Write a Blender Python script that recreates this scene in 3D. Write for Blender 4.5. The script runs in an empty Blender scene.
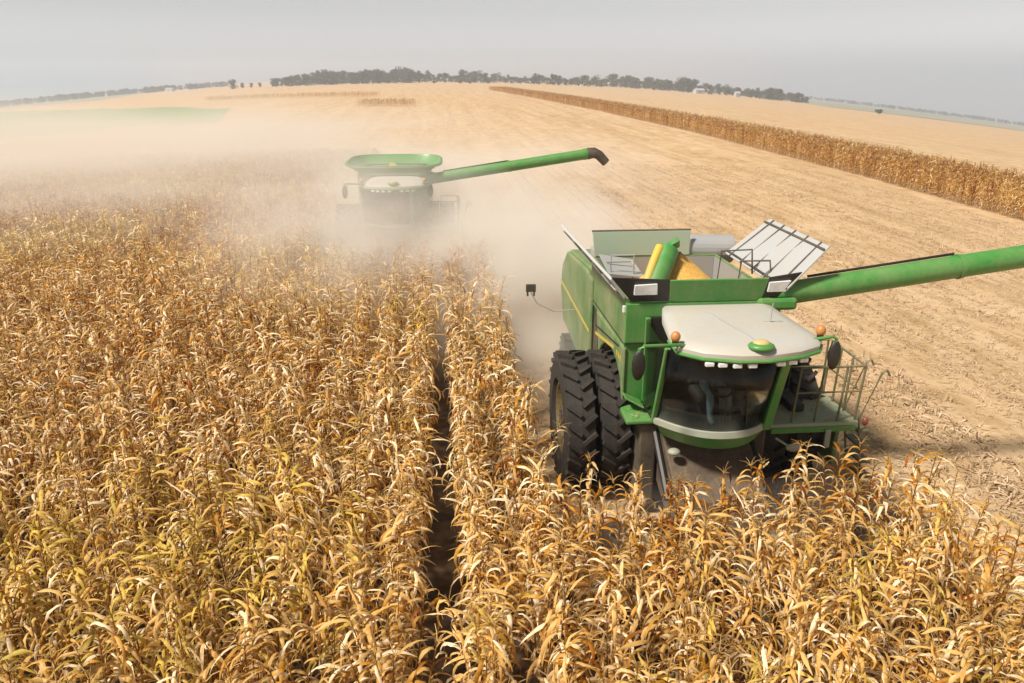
import bpy, bmesh, math, random
import numpy as np
from mathutils import Vector, Matrix
R = math.radians
PI = math.pi
sc = bpy.context.scene
COL = sc.collection

# ------------------------------------------------------------------ camera
FPX, CAMZ = 760.0, 7.5
PITCH = math.atan(266.5 / FPX)
YAW = math.atan(72 / FPX * math.cos(PITCH))
cam = bpy.data.cameras.new('camera')
cam.sensor_width = 36.0
cam.lens = FPX / 1024 * 36.0
cam.clip_start, cam.clip_end = 0.1, 20000
camo = bpy.data.objects.new('camera', cam)
camo.location = (0, 0, CAMZ)
camo.rotation_euler = (PI / 2 - PITCH, 0, -YAW)
COL.objects.link(camo)
sc.camera = camo

# ------------------------------------------------------------------ sky, sun, exposure
SUN_EL, SUN_AZ = R(54), math.atan2(-0.84, -0.40)
world = bpy.data.worlds.new('World')
sc.world = world
world.use_nodes = True
wn, wl = world.node_tree.nodes, world.node_tree.links
bg = wn['Background']
sky = wn.new('ShaderNodeTexSky')
sky.sky_type = 'NISHITA'
sky.sun_disc = False
sky.sun_elevation = SUN_EL
sky.sun_rotation = SUN_AZ
sky.air_density, sky.dust_density, sky.ozone_density = 1.0, 1.2, 1.0
hs = wn.new('ShaderNodeHueSaturation')
hs.inputs['Saturation'].default_value = 0.08
wl.new(sky.outputs[0], hs.inputs['Color'])
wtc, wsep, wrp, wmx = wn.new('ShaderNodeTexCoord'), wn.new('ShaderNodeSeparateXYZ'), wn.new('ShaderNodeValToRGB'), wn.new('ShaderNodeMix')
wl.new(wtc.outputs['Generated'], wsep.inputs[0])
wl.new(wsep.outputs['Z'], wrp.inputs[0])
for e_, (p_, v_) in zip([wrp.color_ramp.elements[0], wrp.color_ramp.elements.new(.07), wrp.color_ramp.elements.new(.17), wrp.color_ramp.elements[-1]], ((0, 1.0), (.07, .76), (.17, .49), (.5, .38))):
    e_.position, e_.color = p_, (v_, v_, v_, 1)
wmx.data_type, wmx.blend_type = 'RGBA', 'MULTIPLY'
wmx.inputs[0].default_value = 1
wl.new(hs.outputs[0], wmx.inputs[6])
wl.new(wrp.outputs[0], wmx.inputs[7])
wl.new(wmx.outputs[2], bg.inputs['Color'])          # hazy sky, brightest at the horizon; unseen overhead part dimmed to cut ambient light
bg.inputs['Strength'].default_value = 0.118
sun = bpy.data.lights.new('sun', 'SUN')
sun.energy = 4.3
sun.angle = R(8)
sun.color = (1.0, 0.935, 0.84)
suno = bpy.data.objects.new('sun', sun)
sd = Vector((math.sin(SUN_AZ) * math.cos(SUN_EL), math.cos(SUN_AZ) * math.cos(SUN_EL), math.sin(SUN_EL)))
suno.rotation_euler = sd.to_track_quat('Z', 'Y').to_euler()
suno.location = (-30, -30, 60)
COL.objects.link(suno)
vs = sc.view_settings
vs.view_transform = 'Standard'
vs.look = 'None'
vs.gamma = 1.0
vs.exposure = 0.5
vs.use_curve_mapping = False
cy = sc.cycles
cy.use_denoising = True
cy.max_bounces = 8
cy.diffuse_bounces = 3
cy.transmission_bounces = 6
cy.transparent_max_bounces = 12
cy.volume_bounces = 3
cy.volume_step_rate = 1.0
cy.volume_max_steps = 96
cy.caustics_reflective = cy.caustics_refractive = False

# ------------------------------------------------------------------ helpers
rng = random.Random(7)
nr = np.random.default_rng(11)


def T(x, y):
    "height of the land: level along the lane, falling away gently to both sides"
    return -0.125 * x * x / math.sqrt(x * x + y * y + 150.0 ** 2)


F_ = Vector((math.sin(YAW) * math.cos(PITCH), math.cos(YAW) * math.cos(PITCH), -math.sin(PITCH)))
R_ = Vector((math.cos(YAW), -math.sin(YAW), 0))
V_ = Vector((math.sin(YAW) * math.sin(PITCH), math.cos(YAW) * math.sin(PITCH), math.cos(PITCH)))


def view(x, y, z):
    "where a point falls in the frame: only used to leave out what lies far outside it"
    q = Vector((x, y, z - CAMZ))
    d = q.dot(F_)
    if d < 0.3:
        return None
    return 512 + FPX * q.dot(R_) / d, 341.5 - FPX * q.dot(V_) / d, d


def tag(o, label, cat=None, group=None, kind=None):
    if label: o['label'] = label
    if cat: o['category'] = cat
    if group: o['group'] = group
    if kind: o['kind'] = kind
    return o


def empty(name, loc, rz=0):
    o = bpy.data.objects.new(name, None)
    o.location = loc
    o.rotation_euler = (0, 0, rz)
    o.empty_display_size = 0.2
    COL.objects.link(o)
    return o


def link(name, me, parent=None, loc=None, col=None):
    o = bpy.data.objects.new(name, me)
    (col or COL).objects.link(o)
    if parent: o.parent = parent
    if loc: o.location = loc
    return o


class MB:
    def __init__(self):
        self.v, self.f, self.m = [], [], []

    def add(self, vs_, fs, mi=0):
        b = len(self.v)
        self.v += [tuple(p) for p in vs_]
        self.f += [tuple(b + i for i in f) for f in fs]
        self.m += [mi] * len(fs)
        return self

    def hexa(self, p, mi=0):
        "eight corners: bottom ring then top ring"
        return self.add(p, [(3, 2, 1, 0), (4, 5, 6, 7), (0, 1, 5, 4), (1, 2, 6, 5), (2, 3, 7, 6), (3, 0, 4, 7)], mi)

    def box(self, x0, x1, y0, y1, z0, z1, mi=0):
        return self.hexa([(x0, y0, z0), (x1, y0, z0), (x1, y1, z0), (x0, y1, z0),
                          (x0, y0, z1), (x1, y0, z1), (x1, y1, z1), (x0, y1, z1)], mi)

    def obox(self, c, s, rot, mi=0):
        m = Matrix.Translation(c) @ rot.to_4x4()
        hx, hy, hz = s[0] / 2, s[1] / 2, s[2] / 2
        pts = [m @ Vector(q) for q in [(-hx, -hy, -hz), (hx, -hy, -hz), (hx, hy, -hz), (-hx, hy, -hz),
                                       (-hx, -hy, hz), (hx, -hy, hz), (hx, hy, hz), (-hx, hy, hz)]]
        return self.hexa(pts, mi)

    def plate(self, q, t, mi=0):
        "four corners thickened by t along the normal"
        q = [Vector(p) for p in q]
        n = (q[1] - q[0]).cross(q[3] - q[0]).normalized() * t
        return self.hexa([*q, *[p + n for p in q]], mi)

    def prism(self, poly, axis, a, b, mi=0):
        "polygon in the plane normal to axis, extruded from a to b"
        def P(u, w, k):
            return (k, u, w) if axis == 'x' else ((u, k, w) if axis == 'y' else (u, w, k))
        n = len(poly)
        vs_ = [P(u, w, a) for u, w in poly] + [P(u, w, b) for u, w in poly]
        fs = [tuple(range(n))[::-1], tuple(range(n, 2 * n))] + [(i, (i + 1) % n, n + (i + 1) % n, n + i) for i in range(n)]
        return self.add(vs_, fs, mi)

    def tube(self, pts, r, n=10, mi=0, cap=True, r2=None):
        pts = [Vector(p) for p in pts]
        k = len(pts)
        rings = []
        up = Vector((0, 0, 1))
        for i, p in enumerate(pts):
            t = (pts[min(i + 1, k - 1)] - pts[max(i - 1, 0)]).normalized()
            u = up if abs(t.dot(up)) < 0.95 else Vector((1, 0, 0))
            a = t.cross(u).normalized()
            b = t.cross(a).normalized()
            rr = r if r2 is None else r + (r2 - r) * i / (k - 1)
            rings.append([p + a * rr * math.cos(2 * PI * j / n) + b * rr * math.sin(2 * PI * j / n) for j in range(n)])
        vs_ = [q for ring in rings for q in ring]
        fs = []
        for i in range(k - 1):
            for j in range(n):
                fs.append((i * n + j, i * n + (j + 1) % n, (i + 1) * n + (j + 1) % n, (i + 1) * n + j))
        if cap:
            fs.append(tuple(range(n)))
            fs.append(tuple((k - 1) * n + j for j in range(n))[::-1])
        return self.add(vs_, fs, mi)

    def lathe_x(self, prof, n=32, mi=0):
        "profile of (x, radius) turned about the x axis, closed into a ring"
        k = len(prof)
        vs_, fs = [], []
        for j in range(n):
            a = 2 * PI * j / n
            vs_ += [(x, r * math.cos(a), r * math.sin(a)) for x, r in prof]
        for j in range(n):
            for i in range(k):
                a, b = j * k + i, j * k + (i + 1) % k
                c, d = ((j + 1) % n) * k + (i + 1) % k, ((j + 1) % n) * k + i
                fs.append((a, b, c, d))
        return self.add(vs_, fs, mi)

    def ell(self, c, r, n=12, mi=0):
        vs_, fs = [], []
        for i in range(n // 2 + 1):
            th = PI * i / (n // 2)
            for j in range(n):
                ph = 2 * PI * j / n
                vs_.append((c[0] + r[0] * math.sin(th) * math.cos(ph), c[1] + r[1] * math.sin(th) * math.sin(ph), c[2] + r[2] * math.cos(th)))
        for i in range(n // 2):
            for j in range(n):
                fs.append((i * n + j, (i + 1) * n + j, (i + 1) * n + (j + 1) % n, i * n + (j + 1) % n))
        return self.add(vs_, fs, mi)

    def mesh(self, name, mats, smooth=False, recalc=True):
        me = bpy.data.meshes.new(name)
        me.from_pydata(self.v, [], self.f)
        for m in (mats if isinstance(mats, (list, tuple)) else [mats]):
            me.materials.append(m)
        me.polygons.foreach_set('material_index', self.m)
        if recalc:
            bm = bmesh.new()
            bm.from_mesh(me)
            bmesh.ops.remove_doubles(bm, verts=bm.verts, dist=1e-5)
            bmesh.ops.recalc_face_normals(bm, faces=bm.faces)
            bm.to_mesh(me)
            bm.free()
        if smooth:
            me.shade_smooth() if hasattr(me, 'shade_smooth') else None
        me.update()
        return me

    def build(self, name, mats, parent=None, bevel=0.0, smooth=False, auto=False, loc=None):
        me = self.mesh(name, mats, smooth)
        o = link(name, me, parent, loc)
        if auto:
            for e in me.edges: pass
            me.shade_smooth()
            me.set_sharp_from_angle(angle=R(40))
        if bevel:
            b = o.modifiers.new('bevel', 'BEVEL')
            b.width = bevel
            b.segments = 2
            b.limit_method = 'ANGLE'
            b.angle_limit = R(35)
            b.harden_normals = False
        return o


# ------------------------------------------------------------------ materials
def new_mat(name):
    m = bpy.data.materials.new(name)
    m.use_nodes = True
    nt = m.node_tree
    return m, nt, nt.nodes['Principled BSDF']


def N(nt, t, **kw):
    n = nt.nodes.new(t)
    for k, v in kw.items():
        if k.startswith('i_'):
            n.inputs[k[2:]].default_value = v
        else:
            setattr(n, k, v)
    return n


def ramp(nt, fac, stops, interp='LINEAR'):
    r = nt.nodes.new('ShaderNodeValToRGB')
    r.color_ramp.interpolation = interp
    el = r.color_ramp.elements
    while len(el) < len(stops): el.new(0.5)
    for e, (p, c) in zip(el, stops):
        e.position = p
        e.color = (*c, 1) if len(c) == 3 else c
    nt.links.new(fac, r.inputs[0])
    return r.outputs[0]


def mix(nt, fac, a, b, mode='MIX'):
    m = nt.nodes.new('ShaderNodeMix')
    m.data_type = 'RGBA'
    m.blend_type = mode
    L = nt.links
    for inp, v in ((m.inputs[0], fac), (m.inputs[6], a), (m.inputs[7], b)):
        if hasattr(v, 'is_output'): L.new(v, inp)
        elif isinstance(v, (int, float)): inp.default_value = v
        else: inp.default_value = (*v, 1)
    return m.outputs[2]


def math_(nt, op, a, b=None, clamp=False):
    m = nt.nodes.new('ShaderNodeMath')
    m.operation = op
    m.use_clamp = clamp
    for inp, v in ((m.inputs[0], a), (m.inputs[1], b)):
        if v is None: continue
        if hasattr(v, 'is_output'): nt.links.new(v, inp)
        else: inp.default_value = v
    return m.outputs[0]


def noise(nt, vec, scale, detail=4, rough=0.55):
    n = N(nt, 'ShaderNodeTexNoise')
    n.inputs['Scale'].default_value = scale
    n.inputs['Detail'].default_value = detail
    n.inputs['Roughness'].default_value = rough
    if vec is not None: nt.links.new(vec, n.inputs['Vector'])
    return n.outputs[0]


DUST = (0.46, 0.36, 0.23)


def paint(name, col, rough=0.4, dust=0.25, metal=0.0, spec=0.5):
    "paint or metal with field dust lying on it in soft uneven patches"
    m, nt, b = new_mat(name)
    tc = N(nt, 'ShaderNodeTexCoord')
    n1 = noise(nt, tc.outputs['Object'], 1.3, 6, 0.65)
    n2 = noise(nt, tc.outputs['Object'], 14, 4, 0.6)
    k = math_(nt, 'ADD', math_(nt, 'MULTIPLY', n1, 0.75), math_(nt, 'MULTIPLY', n2, 0.25))
    fac = ramp(nt, k, [(0.34, (0, 0, 0)), (0.66, (1, 1, 1))])
    mp = N(nt, 'ShaderNodeMapping')
    mp.inputs['Scale'].default_value = (7, 7, 0.9)
    nt.links.new(tc.outputs['Object'], mp.inputs['Vector'])
    stk = ramp(nt, noise(nt, mp.outputs[0], 1.0, 5, 0.7), [(0.45, (0, 0, 0)), (0.75, (1, 1, 1))])
    spk = ramp(nt, noise(nt, tc.outputs['Object'], 48, 3, 0.7), [(0.60, (0, 0, 0)), (0.68, (1, 1, 1))])
    f = math_(nt, 'MULTIPLY', fac, dust * 1.4, True)
    f = math_(nt, 'ADD', f, math_(nt, 'MULTIPLY', stk, dust * 0.7), True)
    f = math_(nt, 'ADD', f, math_(nt, 'MULTIPLY', spk, dust * 0.9), True)
    c = mix(nt, f, col, DUST)
    nt.links.new(c, b.inputs['Base Color'])
    b.inputs['Metallic'].default_value = metal
    r = math_(nt, 'ADD', math_(nt, 'MULTIPLY', f, 0.4), rough, True)
    nt.links.new(r, b.inputs['Roughness'])
    b.inputs['Specular IOR Level'].default_value = spec
    return m


def plain(name, col, rough=0.5, metal=0.0, spec=0.5, emit=None, es=0):
    m, nt, b = new_mat(name)
    tc = N(nt, 'ShaderNodeTexCoord')
    n1 = noise(nt, tc.outputs['Object'], 9, 4)
    c = mix(nt, ramp(nt, n1, [(0.3, (0.82,) * 3), (0.7, (1.12,) * 3)]), (0, 0, 0), col)
    mm = mix(nt, 1.0, col, ramp(nt, n1, [(0.3, (0.8,) * 3), (0.7, (1.0,) * 3)]), 'MULTIPLY')
    nt.links.new(mm, b.inputs['Base Color'])
    b.inputs['Roughness'].default_value = rough
    b.inputs['Metallic'].default_value = metal
    b.inputs['Specular IOR Level'].default_value = spec
    return m


GREEN = paint('green_paint', (0.028, 0.225, 0.03), 0.36, 0.16)
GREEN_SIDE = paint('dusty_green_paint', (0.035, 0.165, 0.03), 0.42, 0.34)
YELLOW = paint('yellow_paint', (0.62, 0.42, 0.03), 0.4, 0.25)
RIMP = paint('dirty_yellow_rim', (0.12, 0.085, 0.02), 0.6, 0.12)
WHITE = paint('white_roof_paint', (0.45, 0.45, 0.42), 0.45, 0.32)
PANEL = paint('pale_sheet_metal', (0.46, 0.47, 0.47), 0.4, 0.15, 0.1)
GREY = paint('grey_sheet_metal', (0.36, 0.38, 0.40), 0.4, 0.2, 0.2)
GREYGREEN = paint('grey_green_sheet', (0.30, 0.40, 0.30), 0.45, 0.2)
BLACK = paint('black_plastic', (0.009, 0.008, 0.008), 0.5, 0.03)
RUBBER = paint('dusty_rubber', (0.012, 0.010, 0.009), 0.8, 0.05)
DARK = paint('dark_steel', (0.035, 0.028, 0.023), 0.6, 0.18)
FEED = paint('dusty_feeder_steel', (0.05, 0.03, 0.02), 0.7, 0.16)
BAND = paint('grey_trim', (0.27, 0.30, 0.24), 0.45, 0.2)
RAIL = paint('green_rail_paint', (0.05, 0.06, 0.015), 0.5, 0.25)
DECK = paint('deck_plate', (0.22, 0.30, 0.19), 0.5, 0.3)
RED = paint('red_lens', (0.22, 0.03, 0.02), 0.35, 0.08)
AMBER = paint('amber_lens', (0.50, 0.19, 0.04), 0.3, 0.12)
LENS = plain('lamp_lens', (0.85, 0.86, 0.86), 0.15)
SEATM = plain('seat_fabric', (0.05, 0.045, 0.04), 0.85)
CONSOLE = plain('console_plastic', (0.42, 0.43, 0.42), 0.5)
COLUMN = plain('column_plastic', (0.22, 0.22, 0.21), 0.5)
HEADROW = paint('header_steel', (0.035, 0.055, 0.02), 0.6, 0.45)

m, nt, b = new_mat('tinted_glass')
nt.nodes.remove(b)
tr_ = N(nt, 'ShaderNodeBsdfTransparent'); tr_.inputs['Color'].default_value = (0.68, 0.73, 0.71, 1)
gl_ = N(nt, 'ShaderNodeBsdfGlossy'); gl_.inputs['Roughness'].default_value = 0.13
fr_ = N(nt, 'ShaderNodeFresnel'); fr_.inputs['IOR'].default_value = 1.35
mx_ = N(nt, 'ShaderNodeMixShader')
nt.links.new(fr_.outputs[0], mx_.inputs[0])
nt.links.new(tr_.outputs[0], mx_.inputs[1])
nt.links.new(gl_.outputs[0], mx_.inputs[2])
nt.links.new(mx_.outputs[0], nt.nodes['Material Output'].inputs['Surface'])
GLASS = m

m, nt, b = new_mat('corn_grain')
tc = N(nt, 'ShaderNodeTexCoord')
vo = N(nt, 'ShaderNodeTexVoronoi')
vo.inputs['Scale'].default_value = 55
nt.links.new(tc.outputs['Object'], vo.inputs['Vector'])
nt.links.new(ramp(nt, vo.outputs['Color'], [(0.1, (0.62, 0.30, 0.05)), (0.9, (0.85, 0.52, 0.13))]), b.inputs['Base Color'])
bp = N(nt, 'ShaderNodeBump', i_Strength=0.5, i_Distance=0.02)
nt.links.new(vo.outputs['Distance'], bp.inputs['Height'])
nt.links.new(bp.outputs[0], b.inputs['Normal'])
b.inputs['Roughness'].default_value = 0.6
GRAIN = m


def leaf_mat(name, stops, trans=0.28):
    m, nt, b = new_mat(name)
    nt.nodes.remove(b)
    out = nt.nodes['Material Output']
    g = N(nt, 'ShaderNodeNewGeometry')
    oi = N(nt, 'ShaderNodeObjectInfo')
    tc = N(nt, 'ShaderNodeTexCoord')
    k = math_(nt, 'ADD', math_(nt, 'MULTIPLY', g.outputs['Random Per Island'], 0.72), math_(nt, 'MULTIPLY', oi.outputs['Random'], 0.28))
    n1 = noise(nt, tc.outputs['Object'], 9, 3, 0.6)
    k = math_(nt, 'ADD', k, math_(nt, 'MULTIPLY', math_(nt, 'SUBTRACT', n1, 0.5), 0.5), True)
    c = ramp(nt, k, stops)
    h = N(nt, 'ShaderNodeHueSaturation')
    nt.links.new(c, h.inputs['Color'])
    h.inputs['Saturation'].default_value = 1.06
    h.inputs['Hue'].default_value = 0.496
    v = math_(nt, 'ADD', math_(nt, 'MULTIPLY', oi.outputs['Random'], 0.4), 0.8)
    nt.links.new(v, h.inputs['Value'])
    d = N(nt, 'ShaderNodeBsdfPrincipled')
    d.inputs['Roughness'].default_value = 0.55
    d.inputs['Specular IOR Level'].default_value = 0.35
    t = N(nt, 'ShaderNodeBsdfTranslucent')
    ms = N(nt, 'ShaderNodeMixShader')
    ms.inputs[0].default_value = trans
    nt.links.new(h.outputs[0], d.inputs['Base Color'])
    nt.links.new(h.outputs[0], t.inputs['Color'])
    nt.links.new(d.outputs[0], ms.inputs[1])
    nt.links.new(t.outputs[0], ms.inputs[2])
    nt.links.new(ms.outputs[0], out.inputs['Surface'])
    return m


CREAM, STRAW, OCHRE, RUST, OLIVE = (0.86, 0.72, 0.48), (0.70, 0.46, 0.17), (0.56, 0.29, 0.05), (0.24, 0.075, 0.015), (0.50, 0.38, 0.08)
LEAF = {
    'straw': leaf_mat('straw_corn_leaf', [(0.04, RUST), (0.17, OCHRE), (0.38, STRAW), (0.56, STRAW), (0.74, CREAM)]),
    'olive': leaf_mat('olive_corn_leaf', [(0.05, OCHRE), (0.22, OLIVE), (0.45, (0.72, 0.53, 0.13)), (0.7, STRAW), (0.88, CREAM)]),
    'rust': leaf_mat('rust_corn_leaf', [(0.1, RUST), (0.35, (0.38, 0.15, 0.02)), (0.55, OCHRE), (0.72, STRAW), (0.9, CREAM)]),
}
STALK = leaf_mat('corn_stalk', [(0.2, (0.16, 0.07, 0.02)), (0.8, (0.36, 0.20, 0.06))], 0.0)
HUSK = leaf_mat('corn_husk', [(0.2, (0.5, 0.33, 0.13)), (0.9, (0.7, 0.54, 0.3))], 0.1)
TASSEL = leaf_mat('corn_tassel', [(0.2, (0.34, 0.2, 0.06)), (0.9, (0.55, 0.38, 0.15))], 0.15)
RESIDUE = leaf_mat('corn_residue', [(0.1, (0.22, 0.13, 0.055)), (0.4, (0.46, 0.32, 0.18)), (0.9, (0.68, 0.54, 0.37))], 0.1)

# ground: stubble with chopped residue, long streaks along the rows, wheel tracks
m, nt, b = new_mat('stubble_ground')
g = N(nt, 'ShaderNodeNewGeometry')
P = g.outputs['Position']


def mapped(scale, rot=0):
    mp = N(nt, 'ShaderNodeMapping')
    mp.inputs['Scale'].default_value = scale
    mp.inputs['Rotation'].default_value = (0, 0, rot)
    nt.links.new(P, mp.inputs['Vector'])
    return mp.outputs[0]


fine = noise(nt, mapped((1, 1, 1)), 5.0, 8, 0.75)
streak = noise(nt, mapped((0.42, 0.018, 1)), 1.0, 5, 0.6)
row = noise(nt, mapped((1.6, 0.10, 1)), 1.0, 4, 0.65)
patch = noise(nt, mapped((1, 1, 1)), 0.012, 4, 0.5)
c = ramp(nt, fine, [(0.26, (0.25, 0.145, 0.06)), (0.46, (0.45, 0.30, 0.155)), (0.72, (0.60, 0.44, 0.275))])
c = mix(nt, ramp(nt, streak, [(0.38, (0,) * 3), (0.58, (0.75,) * 3)]), c, (0.60, 0.42, 0.245))
c = mix(nt, ramp(nt, row, [(0.5, (0,) * 3), (0.70, (0.65,) * 3)]), c, (0.34, 0.20, 0.085))
c = mix(nt, ramp(nt, patch, [(0.4, (0,) * 3), (0.7, (0.35,) * 3)]), c, (0.55, 0.33, 0.16))
clump = noise(nt, mapped((0.75, 0.45, 1)), 1.0, 7, 0.72)
c = mix(nt, ramp(nt, clump, [(0.50, (0,) * 3), (0.66, (0.75,) * 3)]), c, (0.33, 0.21, 0.085))
pale = noise(nt, mapped((0.5, 0.22, 1)), 1.0, 6, 0.7)
c = mix(nt, ramp(nt, pale, [(0.52, (0,) * 3), (0.7, (0.6,) * 3)]), c, (0.66, 0.51, 0.33))
nt.links.new(c, b.inputs['Base Color'])
b.inputs['Roughness'].default_value = 0.9
b.inputs['Specular IOR Level'].default_value = 0.2
bp = N(nt, 'ShaderNodeBump', i_Strength=0.7, i_Distance=0.08)
nt.links.new(fine, bp.inputs['Height'])
nt.links.new(bp.outputs[0], b.inputs['Normal'])
GROUND = m


def field_mat(name, c0, c1, sc_=0.05):
    m, nt, b = new_mat(name)
    g = N(nt, 'ShaderNodeNewGeometry')
    n1 = noise(nt, g.outputs['Position'], sc_, 6, 0.6)
    nt.links.new(ramp(nt, n1, [(0.35, c0), (0.65, c1)]), b.inputs['Base Color'])
    b.inputs['Roughness'].default_value = 0.9
    return m


GREENF = field_mat('green_field', (0.17, 0.24, 0.09), (0.25, 0.30, 0.14), .02)
FARF = field_mat('far_field', (0.20, 0.21, 0.14), (0.34, 0.30, 0.2), 0.006)
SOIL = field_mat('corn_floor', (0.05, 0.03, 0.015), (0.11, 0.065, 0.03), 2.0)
FOL = [leaf_mat('tree_foliage', [(0.1, (0.022, 0.035, 0.014)), (0.9, (0.065, 0.085, 0.03))], 0.2),
       leaf_mat('tree_foliage_autumn', [(0.1, (0.045, 0.045, 0.016)), (0.9, (0.10, 0.09, 0.03))], 0.2)]
BARK = plain('bark', (0.09, 0.07, 0.05), 0.9)
BARNW = plain('white_siding', (0.55, 0.55, 0.54), 0.6)
BARNR = plain('grey_roofing', (0.42, 0.42, 0.43), 0.5)

# ------------------------------------------------------------------ land
def ground():
    radii = [0.0]
    r = 1.0
    while r < 3400:
        radii.append(r)
        r *= 1.055
    na = 180
    v, f = [(0, 0, 0)], []
    for r in radii[1:]:
        for j in range(na):
            a = 2 * PI * j / na
            x, y = r * math.sin(a), r * math.cos(a)
            v.append((x, y, T(x, y)))
    for j in range(na):
        f.append((0, 1 + j, 1 + (j + 1) % na))
    for i in range(len(radii) - 2):
        for j in range(na):
            a, b2 = 1 + i * na + j, 1 + i * na + (j + 1) % na
            f.append((a, a + na, b2 + na, b2))
    me = bpy.data.meshes.new('ground')
    me.from_pydata(v, [], f)
    me.materials.append(GROUND)
    me.shade_smooth()
    o = link('ground', me)
    bm = bmesh.new(); bm.from_mesh(me); bmesh.ops.recalc_face_normals(bm, faces=bm.faces); bm.to_mesh(me); bm.free()
    if me.polygons[0].normal.z < 0: me.flip_normals()
    o['kind'] = 'structure'
    return o


def sheet(name, corners, m, nu=40, nv=14, dz=0.2, rag=0):
    "a field lying on the land, between four plan corners"
    A, B, C_, D = [Vector((*c, 0)) for c in corners]
    v, f = [], []
    for i in range(nu + 1):
        for j in range(nv + 1):
            p = A.lerp(B, i / nu).lerp(D.lerp(C_, i / nu), j / nv)
            if j in (0, nv) and rag: p += Vector((0, rag * (math.sin(i * 1.1) + math.sin(i * .37 + 1) + nr.normal(0, .6)), 0))
            v.append((p.x, p.y, T(p.x, p.y) + dz))
    for i in range(nu):
        for j in range(nv):
            a = i * (nv + 1) + j
            f.append((a, a + nv + 1, a + nv + 2, a + 1))
    me = bpy.data.meshes.new(name)
    me.from_pydata(v, [], f)
    me.materials.append(m)
    if me.polygons[0].normal.z < 0: me.flip_normals()
    me.shade_smooth()
    o = link(name, me)
    o['kind'] = 'structure'
    return o


ground()
sheet('green_field', [(-190, 112), (-43, 158), (-60, 232), (-420, 760)], GREENF, dz=0.07, rag=4)
sheet('far_field', [(330, 640), (700, 560), (2200, 1900), (700, 2300)], FARF, dz=0.12)
sheet('far_field', [(-1500, 1500), (-330, 800), (-700, 2300), (-1900, 2200)], FARF, dz=0.12)
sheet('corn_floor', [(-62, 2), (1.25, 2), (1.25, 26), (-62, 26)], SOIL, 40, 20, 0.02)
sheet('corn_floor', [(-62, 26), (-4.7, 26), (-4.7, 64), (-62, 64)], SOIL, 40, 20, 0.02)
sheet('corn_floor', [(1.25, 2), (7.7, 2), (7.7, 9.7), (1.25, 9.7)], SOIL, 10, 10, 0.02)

# ------------------------------------------------------------------ combine harvesters
def arc(a, b, bow, n=14, z=0.0):
    "plan curve across the cab: x from a to b, y bowing"
    return [(a + (b - a) * i / n) for i in range(n + 1)]


def curved_wall(mb, x0, x1, yb, yt, z0, z1, t, n=16, xs=1.0, mi=0):
    "wall curved in plan; yb(x), yt(x) give the front line at bottom and top; xs narrows the bottom"
    vs_ = []
    for i in range(n + 1):
        x = x0 + (x1 - x0) * i / n
        vs_ += [(x * xs, yb(x), z0), (x, yt(x), z1), (x * xs, yb(x) + t, z0), (x, yt(x) + t, z1)]
    fs = []
    for i in range(n):
        a, b_ = 4 * i, 4 * (i + 1)
        fs += [(a, b_, b_ + 1, a + 1), (a + 2, a + 3, b_ + 3, b_ + 2), (a + 1, b_ + 1, b_ + 3, a + 3), (a, a + 2, b_ + 2, b_)]
    fs += [(0, 1, 3, 2), (4 * n, 4 * n + 2, 4 * n + 3, 4 * n + 1)]
    mb.add(vs_, fs, mi)


def tyre_mesh(r, w, nl=22):
    mb = MB()
    h = w / 2
    mb.lathe_x([(-h, r * 0.60), (-h, r * 0.86), (-h * 0.86, r * 0.935), (0, r * 0.955), (h * 0.86, r * 0.935), (h, r * 0.86), (h, r * 0.60), (h * 0.7, r * 0.55), (-h * 0.7, r * 0.55)], 40)
    for i in range(nl):
        for s in (-1, 1):
            a = 2 * PI * (i + (0.5 if s > 0 else 0)) / nl
            rot = Matrix.Rotation(-a, 3, 'X') @ Matrix.Rotation(s * R(38), 3, 'Z')
            c = Matrix.Rotation(-a, 3, 'X') @ Vector((s * h * 0.50, 0, r * 0.965))
            mb.obox(c, (h * 1.12, 0.065, 0.085), rot)
    return mb.mesh('tyre', RUBBER)


def rim_mesh(r, w, side):
    mb = MB()
    h = w / 2
    mb.lathe_x([(-h * 0.72, r * 0.60), (h * 0.72, r * 0.60), (h * 0.72, r * 0.52), (side * h * 0.2 + 0.02, r * 0.46), (side * h * 0.2 + 0.02, r * 0.12),
                (side * h * 0.2 - 0.02, r * 0.12), (side * h * 0.2 - 0.02, r * 0.46), (-h * 0.72, r * 0.52)], 32)
    return mb.mesh('rim', RIMP)


TYRE_F = tyre_mesh(1.30, 0.54, 24)
TYRE_R = tyre_mesh(0.72, 0.50, 18)
RIMS = {(k, s): rim_mesh(r, w, s) for k, r, w in (('f', 1.30, 0.54), ('r', 0.72, 0.50)) for s in (-1, 1)}


def hub_mesh(r, side):
    mb = MB()
    mb.tube([(-0.2, 0, 0), (0.2, 0, 0)], r, 18)
    for i in range(8):
        a = 2 * PI * i / 8
        mb.tube([(-0.215, r * 0.7 * math.cos(a), r * 0.7 * math.sin(a)), (0.215, r * 0.7 * math.cos(a), r * 0.7 * math.sin(a))], 0.022, 6)
    return mb.mesh('wheel', DARK)


HUB = hub_mesh(0.24, 1)


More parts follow.
